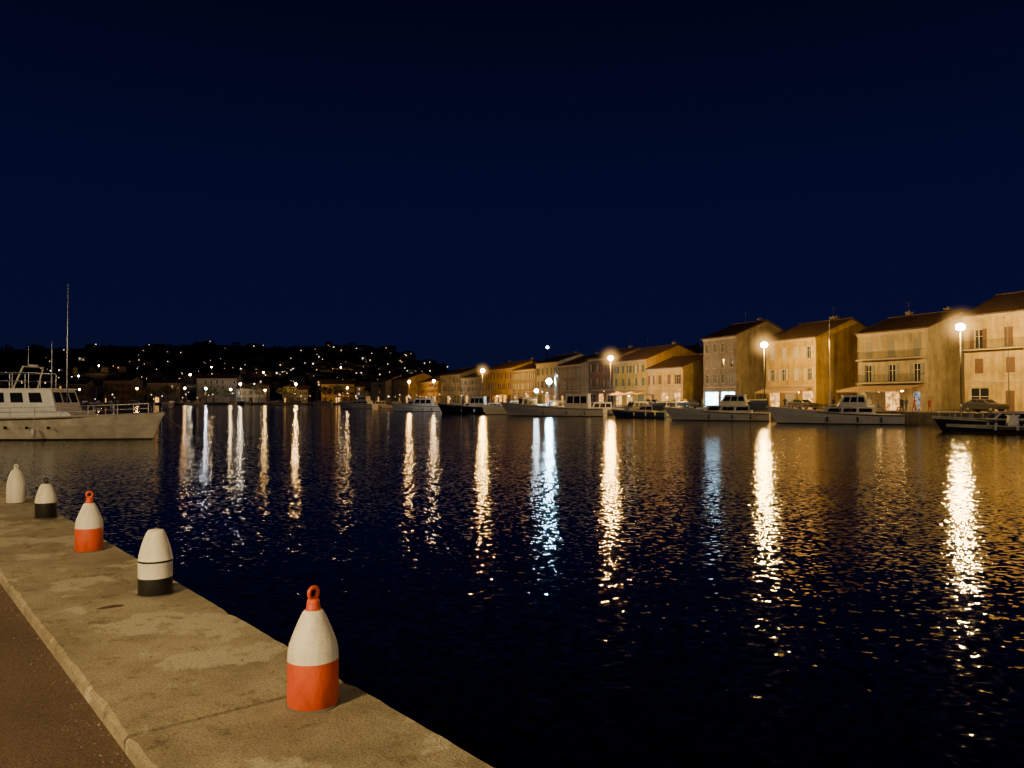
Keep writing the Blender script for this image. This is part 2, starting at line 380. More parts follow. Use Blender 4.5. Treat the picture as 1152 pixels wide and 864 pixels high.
def wall_open(b,W,H,ops,y=0.0,dep=0.2,m=0):
    xs=sorted(set([0,W]+[v for o in ops for v in o[:2]])); zs=sorted(set([0,H]+[v for o in ops for v in o[2:4]]))
    for i in range(len(xs)-1):
        for j in range(len(zs)-1):
            cx=(xs[i]+xs[i+1])/2; cz=(zs[j]+zs[j+1])/2
            if any(o[0]<cx<o[1] and o[2]<cz<o[3] for o in ops): continue
            b.quad((xs[i],y,zs[j]),(xs[i+1],y,zs[j]),(xs[i+1],y,zs[j+1]),(xs[i],y,zs[j+1]),m)
    for x0,x1,z0,z1 in ops:
        b.quad((x0,y,z0),(x0,y,z1),(x0,y+dep,z1),(x0,y+dep,z0),m); b.quad((x1,y,z0),(x1,y+dep,z0),(x1,y+dep,z1),(x1,y,z1),m)
        b.quad((x0,y,z1),(x1,y,z1),(x1,y+dep,z1),(x0,y+dep,z1),m); b.quad((x0,y,z0),(x0,y+dep,z0),(x1,y+dep,z0),(x1,y,z0),m)

def building(name,loc,rot,W,D,H,floors=3,cols=3,wall=0,shut=0,rh=None,gable_win=0,lit=0.08,ground='shops',litshop=None,balc=(),awn=None,detail=True,seed=0,trim=True,ridge=0.5):
    r=random.Random(seed*31+int(W*10)); e=empty(name,loc,rot)
    if rh is None: rh=D*0.5*0.42
    b=MB(); gh=3.6 if floors>1 else H
    fh=(H-gh-0.5)/max(1,floors-1)
    ops=[]; kinds=[]
    ng=max(2,int(W/3.2)); cw=W/ng
    for i in range(ng):
        ww=min(2.3,cw*0.68) if (ground=='shops' and r.random()<0.75) else 1.05
        if litshop and litshop.get(i)==4: ww=cw*0.84
        x=cw*(i+.5); o=(x-ww/2,x+ww/2,0.02,2.75 if ww>1.5 else 2.4); ops.append(o); kinds.append('g')
    cw=W/cols; wwid=min(1.05,cw*0.36)
    for f in range(1,floors):
        z=gh+(f-1)*fh+fh*0.22; wh=min(1.75,fh*0.58)
        if f in balc: z=gh+(f-1)*fh+0.12; wh=min(2.25,fh*0.78)
        for i in range(cols):
            x=cw*(i+.5)+r.uniform(-.12,.12); ops.append((x-wwid/2,x+wwid/2,z,z+wh)); kinds.append('w')
    wall_open(b,W,H,ops)
    b.quad((0,D,0),(0,D,H),(W,D,H),(W,D,0))
    yr=D*ridge
    b.add([(0,0,0),(0,0,H),(0,yr,H+rh),(0,D,H),(0,D,0)],[(0,1,2,3,4)])
    if gable_win:
        b2=MB(); go=[]
        for f in range(1,floors):
            z=gh+(f-1)*fh+fh*0.25
            for k in range(gable_win):
                yy=D*(0.28+0.4*k); go.append((yy-0.4,yy+0.4,z,z+1.2))
        wall_open(b2,D,H,go)
        b.add([(W-p[1],p[0],p[2]) for p in b2.v],b2.f)
        b.add([(W,0,H),(W,D,H),(W,yr,H+rh)],[(0,1,2)])
    else:
        go=[]; b.add([(W,0,0),(W,D,0),(W,D,H),(W,yr,H+rh),(W,0,H)],[(0,1,2,3,4)])
    b.obj("walls",[WALLC[wall]],e)
    b=MB(); ov=0.45; t=0.16; sx=0.22
    for (ya,za,yb,zb) in ((-ov,H-ov*rh/yr,yr,H+rh),(D+ov,H-ov*rh/(D-yr),yr,H+rh)):
        A=[(-sx,ya,za+0.05),(W+sx,ya,za+0.05),(W+sx,yb,zb+0.05),(-sx,yb,zb+0.05)]
        b.add(A+[(p[0],p[1],p[2]+t) for p in A],[(0,1,2,3),(4,7,6,5),(0,4,5,1),(1,5,6,2),(3,7,4,0)])
    if detail:
        nrow=int(W/0.5)
        for i in range(nrow):
            x=(i+.5)*W/nrow; b.tube((x,-ov-0.02,H-ov*rh/yr+0.05+t),(x,yr,H+rh+0.05+t),0.07,0.07,5)
    b.tube((-sx,yr,H+rh+t+0.05),(W+sx,yr,H+rh+t+0.05),0.13,0.13,6)
    b.obj("roof",[ROOF],e)
    b=MB()
    for k in range(r.choice([1,2])):
        cx=r.uniform(0.8,W-0.8); cy=yr+r.uniform(0.6,1.4); zz=H+rh-0.6
        b.box(cx-.35,cx+.35,cy-.3,cy+.3,zz,zz+1.3); b.box(cx-.42,cx+.42,cy-.37,cy+.37,zz+1.303,zz+1.42)
        b.tube((cx,cy,zz+1.42),(cx,cy,zz+1.65),0.12,0.1,8)
    ax=r.uniform(1,W-1); b.tube((ax,yr,H+rh),(ax,yr,H+rh+2.2),.03,.02,5,1)
    for q in range(4): b.tube((ax-.5+.08*q,yr,H+rh+2.1-.22*q),(ax+.5-.08*q,yr,H+rh+2.1-.22*q),.015,.015,4,1)
    b.obj("chimney",[WALLC[2],IRON],e)
    b=MB()
    if trim:
        b.box(-0.02,W+0.02,-0.22,-0.003,H-0.32,H-0.12); b.box(-0.02,W+0.02,-0.12,-0.003,H-0.45,H-0.322)
        b.box(-0.01,W+0.01,-0.07,-0.003,gh-0.18,gh-0.02)
    for o,k in zip(ops,kinds):
        if k=='w': b.box(o[0]-.1,o[1]+.1,-0.08,-0.003,o[2]-.12,o[2]-.002)
    b.tube((0.18,-0.08,0.1),(0.18,-0.08,H-0.35),0.05,0.05,6)
    b.obj("trim",[TRIM],e)
    pane=MB(); fr=MB(); sh=MB(); rl=MB()
    def winpane(o,mi,y=0.15,tr=lambda p:p):
        x0,x1,z0,z1=o
        pane.add([tr(p) for p in ((x0,y,z0),(x1,y,z0),(x1,y,z1),(x0,y,z1))],[(0,1,2,3)],mi)
        def bx(a,b_,c,d):
            q=MB(); q.box(a,b_,y-0.06,y-0.004,c,d); fr.add([tr(p) for p in q.v],q.f)
        bx(x0,x0+.07,z0,z1); bx(x1-.07,x1,z0,z1); bx((x0+x1)/2-.035,(x0+x1)/2+.035,z0,z1)
        bx(x0+.07,(x0+x1)/2-.035,z0+(z1-z0)*.62,z0+(z1-z0)*.62+.05); bx((x0+x1)/2+.035,x1-.07,z0+(z1-z0)*.62,z0+(z1-z0)*.62+.05)
        bx(x0+.07,(x0+x1)/2-.035,z1-.07,z1); bx((x0+x1)/2+.035,x1-.07,z1-.07,z1)
    gi=0
    for o,k in zip(ops,kinds):
        x0,x1,z0,z1=o
        if k=='g':
            mi=0
            if litshop and (gi in litshop): mi=litshop[gi]
            winpane(o,mi); gi+=1
            if mi==0 and r.random()<0.6:
                sh.box(x0,x1,0.05,0.08,z0+.02,z1)
                for q in range(8): sh.box(x0,x1,0.03,0.048,z0+.1+q*(z1-z0)/8.5,z0+.2+q*(z1-z0)/8.5)
        else:
            closed=r.random()<0.4
            if closed:
                sh.box(x0+.01,(x0+x1)/2-.01,0.02,0.06,z0+.01,z1-.01); sh.box((x0+x1)/2+.01,x1-.01,0.02,0.06,z0+.01,z1-.01)
                nl=int((z1-z0)/0.16)
                for q in range(nl):
                    zz=z0+.06+q*0.16
                    sh.box(x0+.07,x1-.07,0.0,0.018,zz,zz+.06)
            else:
                winpane(o,1 if r.random()<lit else (2 if r.random()<lit*0.25 else 0))
                w2=(x1-x0)*0.48
                for (a,c) in ((x0-w2-.02,x0-.02),(x1+.02,x1+w2+.02)):
                    sh.box(a,c,-0.06,-0.02,z0,z1)
                    nl=int((z1-z0)/0.16)
                    for q in range(nl): sh.box(a+.05,c-.05,-0.075,-0.062,z0+.06+q*.16,z0+.12+q*.16)
    for o in go:
        winpane(o,0 if r.random()>lit else 1,tr=lambda p:(W-p[1],p[0],p[2]))
    for f in balc:
        z=gh+(f-1)*fh
        rl.box(0.5,W-0.5,-0.95,-0.1,z-0.12,z,1)
        n=int((W-1)/0.14)
        for i in range(n+1):
            x=0.52+i*(W-1.04)/n; rl.tube((x,-0.92,z),(x,-0.92,z+0.98),0.018,0.018,4)
        for zz in (z+0.08,z+1.0): rl.box(0.5,W-0.5,-0.94,-0.90,zz,zz+.035)
        for x in (0.51,W-0.53): rl.box(x,x+.03,-0.90,-0.1,z+1.0,z+1.035)
    pane.obj("window_panes",[GLASS,LIT1,LIT2,SHOPW,SHOPC,SHOPD],e)
    fr.obj("window_frames",[FRAME],e)
    if sh.v: sh.obj("shutters",[SHUT[shut]],e)
    if rl.v: rl.obj("balcony",[IRON,TRIM],e)
    if awn is not None:
        x0,x1,mi,dep=awn
        b=MB(); z1,z0=3.25,2.55
        A=[(x0,-0.05,z1),(x1,-0.05,z1),(x1,-dep,z0),(x0,-dep,z0)]
        b.add(A+[(p[0],p[1],p[2]+0.05) for p in A],[(0,1,2,3),(4,7,6,5),(0,4,5,1),(1,5,6,2),(2,6,7,3),(3,7,4,0)])
        k=int((x1-x0)/0.4)
        for i in range(k):
            a=x0+i*(x1-x0)/k; c=a+(x1-x0)/k
            b.add([(a,-dep-.005,z0),(c,-dep-.005,z0),(c,-dep-.005,z0-.16),((a+c)/2,-dep-.005,z0-.24),(a,-dep-.005,z0-.16)],[(0,1,2,3,4)])
        for x in (x0+.05,x1-.05): b.tube((x,-dep+.05,0),(x,-dep+.05,z0),0.03)
        b.obj("awning",[AWN[mi]],e)
        b=MB()
        for q in range(3):
            xx=x0+(x1-x0)*(q+.5)/3; b.tube((xx-.25,-dep*.5,2.45),(xx+.25,-dep*.5,2.45),.05,.05,6)
        b.obj("terrace_lamps",[BULB],e)
    return e

K=1.154
T=Vector((-0.395,0.92,0)).normalized(); Q0=Vector((55.4,87.4,0)); BR=math.atan2(-T.y,-T.x)
def row(name,s0,s1,ez,D,setb=0.0,**k):
    far=Q0+T*(s1*K)+Vector((T.y,-T.x,0))*setb
    return building(name,(far.x,far.y,GZ+0.004),BR,(s1-s0)*K,D,ez,**k)
row("apartment_house",-14,4.9,11.2,12,floors=3,cols=6,wall=0,shut=1,rh=2.6,lit=0.0,seed=1,balc=(2,),litshop={3:3})
row("town_house",9.0,18.5,10.3,12,floors=3,cols=3,wall=1,shut=0,rh=2.2,seed=2,balc=(1,2),litshop={1:3,2:5},awn=(0.3,10.4,0,4.2),lit=0.0)
row("town_house",25.1,34.1,10.5,14,floors=3,cols=4,wall=3,shut=4,rh=2.8,seed=3,litshop={0:3,2:3},awn=(0.4,9.6,0,2.6),lit=0.05)
row("town_house",40.4,47.9,12.0,13,floors=4,cols=4,wall=2,shut=0,rh=2.6,seed=4,litshop={0:4,1:4},lit=0.0)
row("town_house",53.2,63.4,7.4,12,floors=2,cols=4,wall=0,shut=1,rh=2.3,seed=5,litshop={1:3,2:3},lit=0.05)
row("town_house",63.6,74.6,9.4,15,floors=3,cols=5,wall=3,shut=2,rh=2.9,seed=6,litshop={0:3,1:3,3:3},awn=(1,11.5,0,2.4),lit=0.08)
row("town_house",76.5,86.5,10.6,13,floors=3,cols=4,wall=4,shut=1,rh=2.0,seed=7,litshop={1:3},lit=0.0,setb=1.5)
row("apartment_house",87,97,9.6,13,floors=3,cols=5,wall=2,shut=0,rh=2.2,seed=8,litshop={0:3},lit=0.05)
row("town_house",97.2,108,10.6,12,floors=3,cols=5,wall=5,shut=2,rh=2.0,seed=9,litshop={2:3,1:3},lit=0.05)
row("town_house",108.3,121,9.4,12,floors=3,cols=6,wall=2,shut=4,rh=2.0,seed=10,litshop={2:3},lit=0.08)
row("town_house",122,139,10.2,12,floors=3,cols=7,wall=3,shut=1,rh=2.0,seed=11,litshop={2:3,3:3,4:3},awn=(4,14,0,2.4),lit=0.06)
row("town_house",142,158,8.4,12,floors=3,cols=6,wall=5,shut=3,rh=2.0,seed=12,litshop={1:3},lit=0.06,detail=False)
row("town_house",159,176,9.8,13,floors=3,cols=7,wall=1,shut=2,rh=2.3,seed=13,litshop={2:3},lit=0.06,detail=False)
row("town_house",178,198,8.0,12,floors=3,cols=8,wall=3,shut=1,rh=2.2,seed=14,litshop={2:3,5:3},lit=0.06,detail=False)
row("town_house",203,222,9.5,12,setb=-3,floors=3,cols=8,wall=0,shut=0,rh=2.2,seed=15,litshop={2:3,5:3},lit=0.06,detail=False)
row("town_house",226,248,9.0,12,setb=-5,floors=3,cols=8,wall=5,shut=1,rh=2.2,seed=16,litshop={3:3},lit=0.06,detail=False)
for i,(s0,s1,ez) in enumerate(((20,30,11.0),(52,64,11.5),(84,98,11.8),(112,126,11.8),(150,166,12.0))):
    row("town_house",s0,s1,ez,12,setb=24,floors=4,cols=4,wall=(2,4,2,1,0)[i],shut=1,rh=2.4,seed=40+i,lit=0.06,detail=False,ground='none')

fs=[(-84,424,13,8.5,3,2,{1:3}),(-104,430,18,10,3,0,{2:3}),(-127,436,14,7,2,2,{0:3}),(-150,428,16,7.5,2,5,{}),(-176,440,22,13.5,4,5,{}),(-206,445,18,11,3,1,{1:3}),(-226,436,16,12,3,2,{0:3}),
    (-250,428,18,10,3,2,{}),(-276,430,22,8,2,4,{}),(-302,430,20,9,3,1,{}),(-330,432,22,11,3,2,{})]
for i,(x,y,W,H,fl,wc,ls) in enumerate(fs):
    building("harbour_building",(x,y,GZ+0.004),D2R(R.uniform(-8,8)),W,12,H,floors=fl,cols=int(W/2.8),wall=wc,shut=i%5,rh=2.2,seed=60+i,litshop=ls,lit=0.10,detail=False)

# ------------------------------------------------------------------ hills, hillside town, lights, trees
def hz(x,y):
    g=lambda cx,cy,h,sx,sy: h*math.exp(-.5*((x-cx)/sx)**2-.5*((y-cy)/sy)**2)
    z=g(-560,1250,60,240,260)+g(-165,1020,41,95,190)+g(-360,1080,28,120,200)+g(-1050,1200,56,300,260)+g(150,1500,18,260,300)
    z+=g(-260,640,9,120,90)
    ramp_=min(1,max(0,(y-450)/120))
    return GZ-0.5+z*ramp_+ (mn.noise(Vector((x*.012,y*.012,0)))*6+mn.noise(Vector((x*.04,y*.04,3)))*2)*ramp_*min(1,z/20)
b=MB(); nx,ny=130,60
X0,X1,Y0,Y1=-1700,700,450,2000
for j in range(ny+1):
    for i in range(nx+1):
        x=X0+(X1-X0)*i/nx; y=Y0+(Y1-Y0)*j/ny; b.v.append((x,y,hz(x,y)))
for j in range(ny):
    for i in range(nx):
        a=j*(nx+1)+i; b.f.append([a,a+1,a+nx+2,a+nx+1]); b.m.append(0)
b.obj("hill",[paint("hill_scrub",(0.035,0.035,0.025),1.0,0.5,0.02)],smooth=True)

FOL=[paint("foliage_dark",(0.045,0.06,0.03),0.9,0.5,0.4),paint("foliage_light",(0.09,0.10,0.045),0.9,0.5,0.4)]
def leafmass(b,cx,cy,cz,r,h,n,ls,rr):
    for k in range(n):
        a=rr.uniform(0,6.283); q=rr.random()**.5; zz=rr.uniform(0,1)
        rad=r*q*(0.55+0.45*math.sin(math.pi*min(1,zz*0.9+0.15)))
        p=Vector((cx+rad*math.cos(a),cy+rad*math.sin(a),cz+h*zz))
        u=Vector((rr.gauss(0,1),rr.gauss(0,1),rr.gauss(0,1))).normalized(); v=u.orthogonal().normalized()
        s=ls*rr.uniform(.6,1.4)
        b.add([p+u*s,p+v*s*.6,p-u*s,p-v*s*.6],[(0,1,2,3)],0 if rr.random()<.6 else 1)
b=MB(); rr=random.Random(5)
for k in range(230):
    x=rr.uniform(-950,60); y=rr.uniform(820,1250); z=hz(x,y)
    if z<12: continue
    leafmass(b,x,y,z-1,rr.uniform(5,10),rr.uniform(4,7),40,1.6,rr)
b.obj("distant_trees",FOL)
BARK=paint("bark",(0.07,0.05,0.035),0.95)
def tree(x,y,h,r,seed):
    rr=random.Random(seed); e=empty("pine_tree",(x,y,GZ),rr.uniform(0,6))
    b=MB(); b.tube((0,0,0),(0.2,0,h*.5),0.28,0.17,8); tips=[]
    for k in range(7):
        a=k*0.9+rr.random(); q=Vector((math.cos(a)*r*.6,math.sin(a)*r*.6,h*rr.uniform(.65,.9)))
        b.tube((0.2,0,h*.48),q,0.12,0.04,6); tips.append(q)
    b.obj("trunk",[BARK],e); b=MB()
    for q in tips+[Vector((0,0,h*.9))]:
        leafmass(b,q.x,q.y,q.z-r*.28,r*.5,r*.55,90,0.32,rr)
    b.obj("crown",FOL,e)
for i,(x,y,h,r) in enumerate(((-92,416,9,4.5),(-99,418,8,4),(-120,419,8,5),(-135,421,9,5),(-152,420,7,4.5),(-163,422,8,5),(-185,424,9,5),(-198,424,8,5),(-218,424,9,5),(-236,424,8,5),(-70,392,8,4),(-262,423,9,5),(-62,376,8,4))):
    tree(x,y,h,r,i)

b=MB(); rr=random.Random(11)
lights=MB()
def spark(x,y,z,r,m): lights.add([(x+r,y,z),(x-r,y,z),(x,y+r,z),(x,y-r,z),(x,y,z+r),(x,y,z-r)],[(0,2,4),(2,1,4),(1,3,4),(3,0,4),(2,0,5),(1,2,5),(3,1,5),(0,3,5)],m)
for k in range(200):
    if k<85: x=rr.gauss(-155,46); y=rr.uniform(680,980)
    else: x=rr.uniform(-640,-120); y=rr.uniform(560,1150)
    z=hz(x,y); W=rr.uniform(8,15); Dp=rr.uniform(7,10); H=rr.uniform(4,7.5); wm=rr.randrange(3)
    b.box(x,x+W,y,y+Dp,z-3,z+H,wm)
    b.add([(x-.4,y-.4,z+H+.02),(x+W+.4,y-.4,z+H+.02),(x+W+.4,y+Dp+.4,z+H+.02),(x-.4,y+Dp+.4,z+H+.02),(x,y+Dp/2,z+H+2),(x+W,y+Dp/2,z+H+2)],[(0,1,5,4),(2,3,4,5),(1,2,5),(3,0,4)],3)
    for c in range(int(W/2.6)):
        for f in range(int(H/3)):
            xx=x+1.3+c*2.6; zz=z+1.2+f*2.9
            q=rr.random(); mi=4 if q>0.05 else (5 if q>0.012 else 6)
            b.quad((xx-.5,y-.03,zz),(xx+.5,y-.03,zz),(xx+.5,y-.03,zz+1.3),(xx-.5,y-.03,zz+1.3),mi)
    if rr.random()<(0.9 if k<85 else .55):
        spark(x+rr.uniform(-3,W+3),y-rr.uniform(2,5),z+rr.uniform(3,6),rr.uniform(.25,.6),rr.choice([0,0,1,2,2,3,3,3]))
b.obj("hillside_houses",[WALLC[2],WALLC[1],WALLC[2],ROOF,GLASS,emit("far_window_lit",(1,.6,.25),1.6,False),emit("far_window_cool",(.8,.9,1),1.6,False)])
for k in range(100):
    x=rr.uniform(-620,-60); y=rr.uniform(480,900); z=hz(x,y)+rr.uniform(4,8)
    spark(x,y,z,rr.uniform(.2,.45),rr.choice([0,0,1,2,3,3]))
for k in range(46):
    x=-62-rr.random()*200; spark(x,rr.uniform(395,414),rr.uniform(2.6,6.5),rr.uniform(.12,.28),rr.choice([0,0,1,2,2,2]))
for k in range(26):   # small lamps on terraces and in cockpits along the central quay
    y=rr.uniform(125,300); x=42.5-.43*(y-82)+rr.uniform(1,7); spark(x,y,rr.uniform(2.8,4.4),rr.uniform(.07,.14),rr.choice([0,2,2,4]))
spark(55,1220,84,2.6,4)
lights.obj("town_lights",[emit("tl_warm",(1,.58,.22),4.5,False),emit("tl_orange",(1,.42,.1),4,False),emit("tl_white",(1,.9,.75),8,False),emit("tl_dim",(1,.7,.4),1.1,False),emit("tl_flood",(.8,.92,1),30,False)])
b=MB(); b.tube((55,1220,0),(55,1220,82),1.2,.5,8); b.obj("radio_mast",[POLE])
for (x,y,h,s,c) in ((-330,600,9,450,(1,.6,.24)),(-245,600,9,250,(1,.8,.55)),(-205,650,9,150,(1,.6,.24)),(-165,760,9,160,(1,.65,.3)),(-120,800,9,140,(1,.7,.35)),(-290,760,9,200,(1,.55,.2)),(-430,820,9,250,(1,.6,.25))):
    z=hz(x,y); street_lamp(x,y,z-.5,z+h,c,s,0.6)

# ------------------------------------------------------------------ boats
HWH=paint("boat_white_gelcoat",(0.84,0.83,0.80),0.35,0.12,2)
HDK=paint("boat_dark_hull",(0.02,0.025,0.05),0.3,0.3,2)
HBL=paint("boat_blue_hull",(0.04,0.09,0.2),0.35,0.3,2)
DECK=paint("boat_deck",(0.32,0.24,0.15),0.7,0.3,4)
STR=paint("boat_stripe",(0.05,0.03,0.025),0.5)
BGL=paint("boat_glass",(0.015,0.017,0.02),0.08)
STEEL=paint("boat_steel",(0.45,0.45,0.45),0.3,metal=0.9)
CREAM=paint("boat_cream",(0.66,0.60,0.48),0.4,0.3,1.2)
TARP=paint("boat_tarp",(0.07,0.10,0.18),0.8)
ROPE=paint("mooring_rope",(0.3,0.26,0.18),0.9)
def hullz(t,F,sh): return F*(1+sh*t**2.2)
def boat(name,loc,rot,L_,B=3.2,F=1.1,hull=HWH,stripe=STR,sheer=0.5,cabins=(),mast=None,rails=True,boom=False,fly=None,canopy=None,rake=0.09,rope=True):
    e=empty(name,loc,rot); b=MB(); n=22
    def hb(t): return B/2*(0.86+0.14*math.sin(min(1,t*2)*math.pi/2))*(1-max(0,(t-.42)/.58)**2.3)
    secs=[]
    for i in range(n+1):
        t=i/n; g=hullz(t,F,sheer); w_=max(hb(t),0.03); ex=L_*rake*(t**4)
        sec=[]
        for (fw,z) in ((0.0,-0.5),(0.62,-0.42),(0.80,0.0),(0.84,0.10),(0.93,g*.6),(0.985,g-.16),(1.0,g-.07),(1.02,g)):
            ww=w_*fw*(1 if fw>.9 else (1-0.45*t**2.5)); zz=z; xx=t*L_+ex*max(0,z+.3)/max(g,.1)
            sec.append((xx,ww,zz))
        secs.append(sec)
    k=len(secs[0])
    for side in(1,-1):
        o=len(b.v)
        for s_ in secs:
            for p in s_: b.v.append((p[0],p[1]*side,p[2]))
        for i in range(n):
            for j in range(k-1):
                a=o+i*k+j; f=[a,a+1,a+k+1,a+k]
                if side<0: f.reverse()
                b.f.append(f); b.m.append({2:1,1:1,0:1,5:1}.get(j,0))
    s0=secs[0]; b.add([(p[0],p[1],p[2]) for p in s0]+[(p[0],-p[1],p[2]) for p in reversed(s0)],[tuple(range(2*k))],0)
    b.obj("hull",[hull,stripe],e,smooth=False)
    b=MB()
    for i in range(n):
        a=secs[i][-1]; c=secs[i+1][-1]; d=0.18
        b.quad((a[0],-a[1]*.97,a[2]-d),(c[0],-c[1]*.97,c[2]-d),(c[0],c[1]*.97,c[2]-d),(a[0],a[1]*.97,a[2]-d),0)
        for sd in(1,-1):
            b.tube((a[0],a[1]*sd,a[2]),(c[0],c[1]*sd,c[2]),0.045,0.045,6,1)
            b.quad((a[0],a[1]*.96*sd,a[2]-d),(c[0],c[1]*.96*sd,c[2]-d),(c[0],c[1]*.99*sd,c[2]),(a[0],a[1]*.99*sd,a[2]),1)
    b.obj("deck",[DECK,hull if hull is HWH else CREAM],e)
    b=MB()
    for (x0,x1,w_,z0,z1,rf,rb,nw) in cabins:
        A=[(x0,-w_/2,z0),(x1,-w_/2*.9,z0),(x1,w_/2*.9,z0),(x0,w_/2,z0)]
        C=[(x0+rb,-w_/2*.9,z1),(x1-rf,-w_/2*.82,z1),(x1-rf,w_/2*.82,z1),(x0+rb,w_/2*.9,z1)]
        b.add(A+C,[(0,1,5,4),(1,2,6,5),(2,3,7,6),(3,0,4,7),(4,5,6,7)],0)
        q=[(p[0]+(0.12 if i in(1,2) else -0.12),p[1]*1.08,p[2]+.003) for i,p in enumerate(C)]
        b.add(q+[(p[0],p[1],p[2]+.07) for p in q],[(0,1,5,4),(1,2,6,5),(2,3,7,6),(3,0,4,7),(4,5,6,7),(3,2,1,0)],0)
        def P(side,u,v):
            a=Vector(A[0 if side<0 else 3]).lerp(Vector(A[1 if side<0 else 2]),u); c=Vector(C[0 if side<0 else 3]).lerp(Vector(C[1 if side<0 else 2]),u)
            p=a.lerp(c,v); p.y+=0.012*side; return p
        for sd in(-1,1):
            for i in range(nw):
                u0=.06+i*.9/nw; u1=u0+.9/nw-.05
                b.add([P(sd,u0,.42),P(sd,u1,.42),P(sd,u1,.86),P(sd,u0,.86)],[(0,1,2,3)],1)
        if nw:
            for i in range(3):
                f=lambda u,v: (Vector(A[1]).lerp(Vector(A[2]),u)).lerp(Vector(C[1]).lerp(Vector(C[2]),u),v)+Vector((.012,0,0))
                u0=.06+i*.31; u1=u0+.26
                b.add([f(u0,.42),f(u1,.42),f(u1,.88),f(u0,.88)],[(0,1,2,3)],1)
    if b.v: b.obj("cabin",[HWH,BGL],e)
    b=MB()
    if rails:
        last={}
        for i in range(int(n*.45),n+1,2):
            p=secs[i][-1]
            for sd in(1,-1):
                q=(p[0],p[1]*sd,p[2]+.62); b.tube((p[0],p[1]*sd,p[2]),q,.02,.02,5)
                if sd in last: b.tube(last[sd],q,.022,.022,5); l=last[sd]; b.tube((l[0],l[1],l[2]-.3),(q[0],q[1],q[2]-.3),.013,.013,5)
                last[sd]=q
    if mast:
        for (mx,mz,mh,mr) in mast:
            b.tube((mx,0,mz),(mx,0,mz+mh),mr,mr*.5,6)
            if boom: 
                b.tube((mx,0,mz+1.0),(mx-L_*.28,0,mz+1.15),.05,.04,6)
                p=secs[-1][-1]; b.tube((mx,0,mz+mh*.96),(p[0],0,p[2]),.012,.012,4); b.tube((mx,0,mz+mh*.96),(0.2,0,F),.012,.012,4)
                for sd in (1,-1): b.tube((mx,0,mz+mh*.9),(mx,sd*B*.48,F),.012,.012,4)
                b.tube((mx,-.5,mz+mh*.6),(mx,.5,mz+mh*.6),.02,.02,4)
    if fly:
        x0,x1,z,h=fly
        for sd in(1,-1):
            yy=B*.33*sd
            for i in range(7):
                x=x0+(x1-x0)*i/6; b.tube((x,yy,z),(x,yy,z+h),.022,.022,5)
            for q in (h,h*.5): b.tube((x0,yy,z+q),(x1,yy,z+q),.022,.022,5)
        for x in(x0,x1): b.tube((x,-B*.33,z+h),(x,B*.33,z+h),.022,.022,5)
    if b.v: b.obj("rails_and_mast",[STEEL],e)
    if canopy:
        x0,x1,z0,z1=canopy; b=MB(); m_=8
        for i in range(m_):
            a0=math.pi*i/m_; a1=math.pi*(i+1)/m_
            y0,y1=-B*.4*math.cos(a0),-B*.4*math.cos(a1); s0_,s1_=z0+(z1-z0)*math.sin(a0)**.5,z0+(z1-z0)*abs(math.sin(a1))**.5
            b.quad((x0,y0,s0_),(x0,y1,s1_),(x1,y1,s1_),(x1,y0,s0_))
        b.obj("canopy",[TARP],e)
    b=MB()
    for t in (.2,.4,.6):
        i=int(n*t); p=secs[i][-1]
        for sd in(1,-1):
            y=p[1]*sd+.12*sd; b.tube((p[0],y,.25),(p[0],y,.75),.10,.10,8); b.tube((p[0],y,.75),(p[0],p[1]*sd,p[2]+.02),.012,.012,4)
    b.obj("fenders",[HWH if hull is not HWH else TARP],e,smooth=True)
    if rope:
        b=MB(); p=secs[-1][-1]; q=Vector((p[0]+3.2,.3,-.3)); a=Vector((p[0],0,p[2]-.1))
        pts=[a.lerp(q,i/6)-Vector((0,0,.35*math.sin(math.pi*i/6))) for i in range(7)]
        for i in range(6): b.tube(pts[i],pts[i+1],.02,.02,5)
        b.obj("mooring_line",[ROPE],e)
    return e

YL=boat("motor_yacht",(-38.3,50.5,0),D2R(-2),15.4,4.2,1.32,hull=CREAM,sheer=0.28,rake=.05,
     cabins=((1.2,11.6,3.4,1.15,1.75,.7,0,0),(2.0,10.2,3.1,1.753,3.15,.45,.1,6)),
     mast=((9.0,3.2,3.0,.05),(10.0,1.9,8.0,.045)),fly=(2.2,8.4,3.2,1.0),rails=True)
b=MB()
for i in range(7):
    x=2.0+i*1.35; b.tube((x,-1.98,.80),(x,-2.06,.80),.09,.09,12)
b.obj("portholes",[BGL],YL)
e=empty("radar_arch",(0,0,0),0); e.parent=YL; b=MB()
for sd in(1,-1): b.tube((7.3,1.2*sd,3.2),(7.8,1.0*sd,4.6),.05,.05,6)
b.tube((7.8,-1,4.6),(7.8,1,4.6),.05,.05,6); b.tube((7.8,0,4.6),(7.8,0,4.75),.3,.25,12); b.tube((7.8,-.5,4.6),(7.8,-.5,5.9),.02,.01,5); b.obj("arch",[HWH],e)

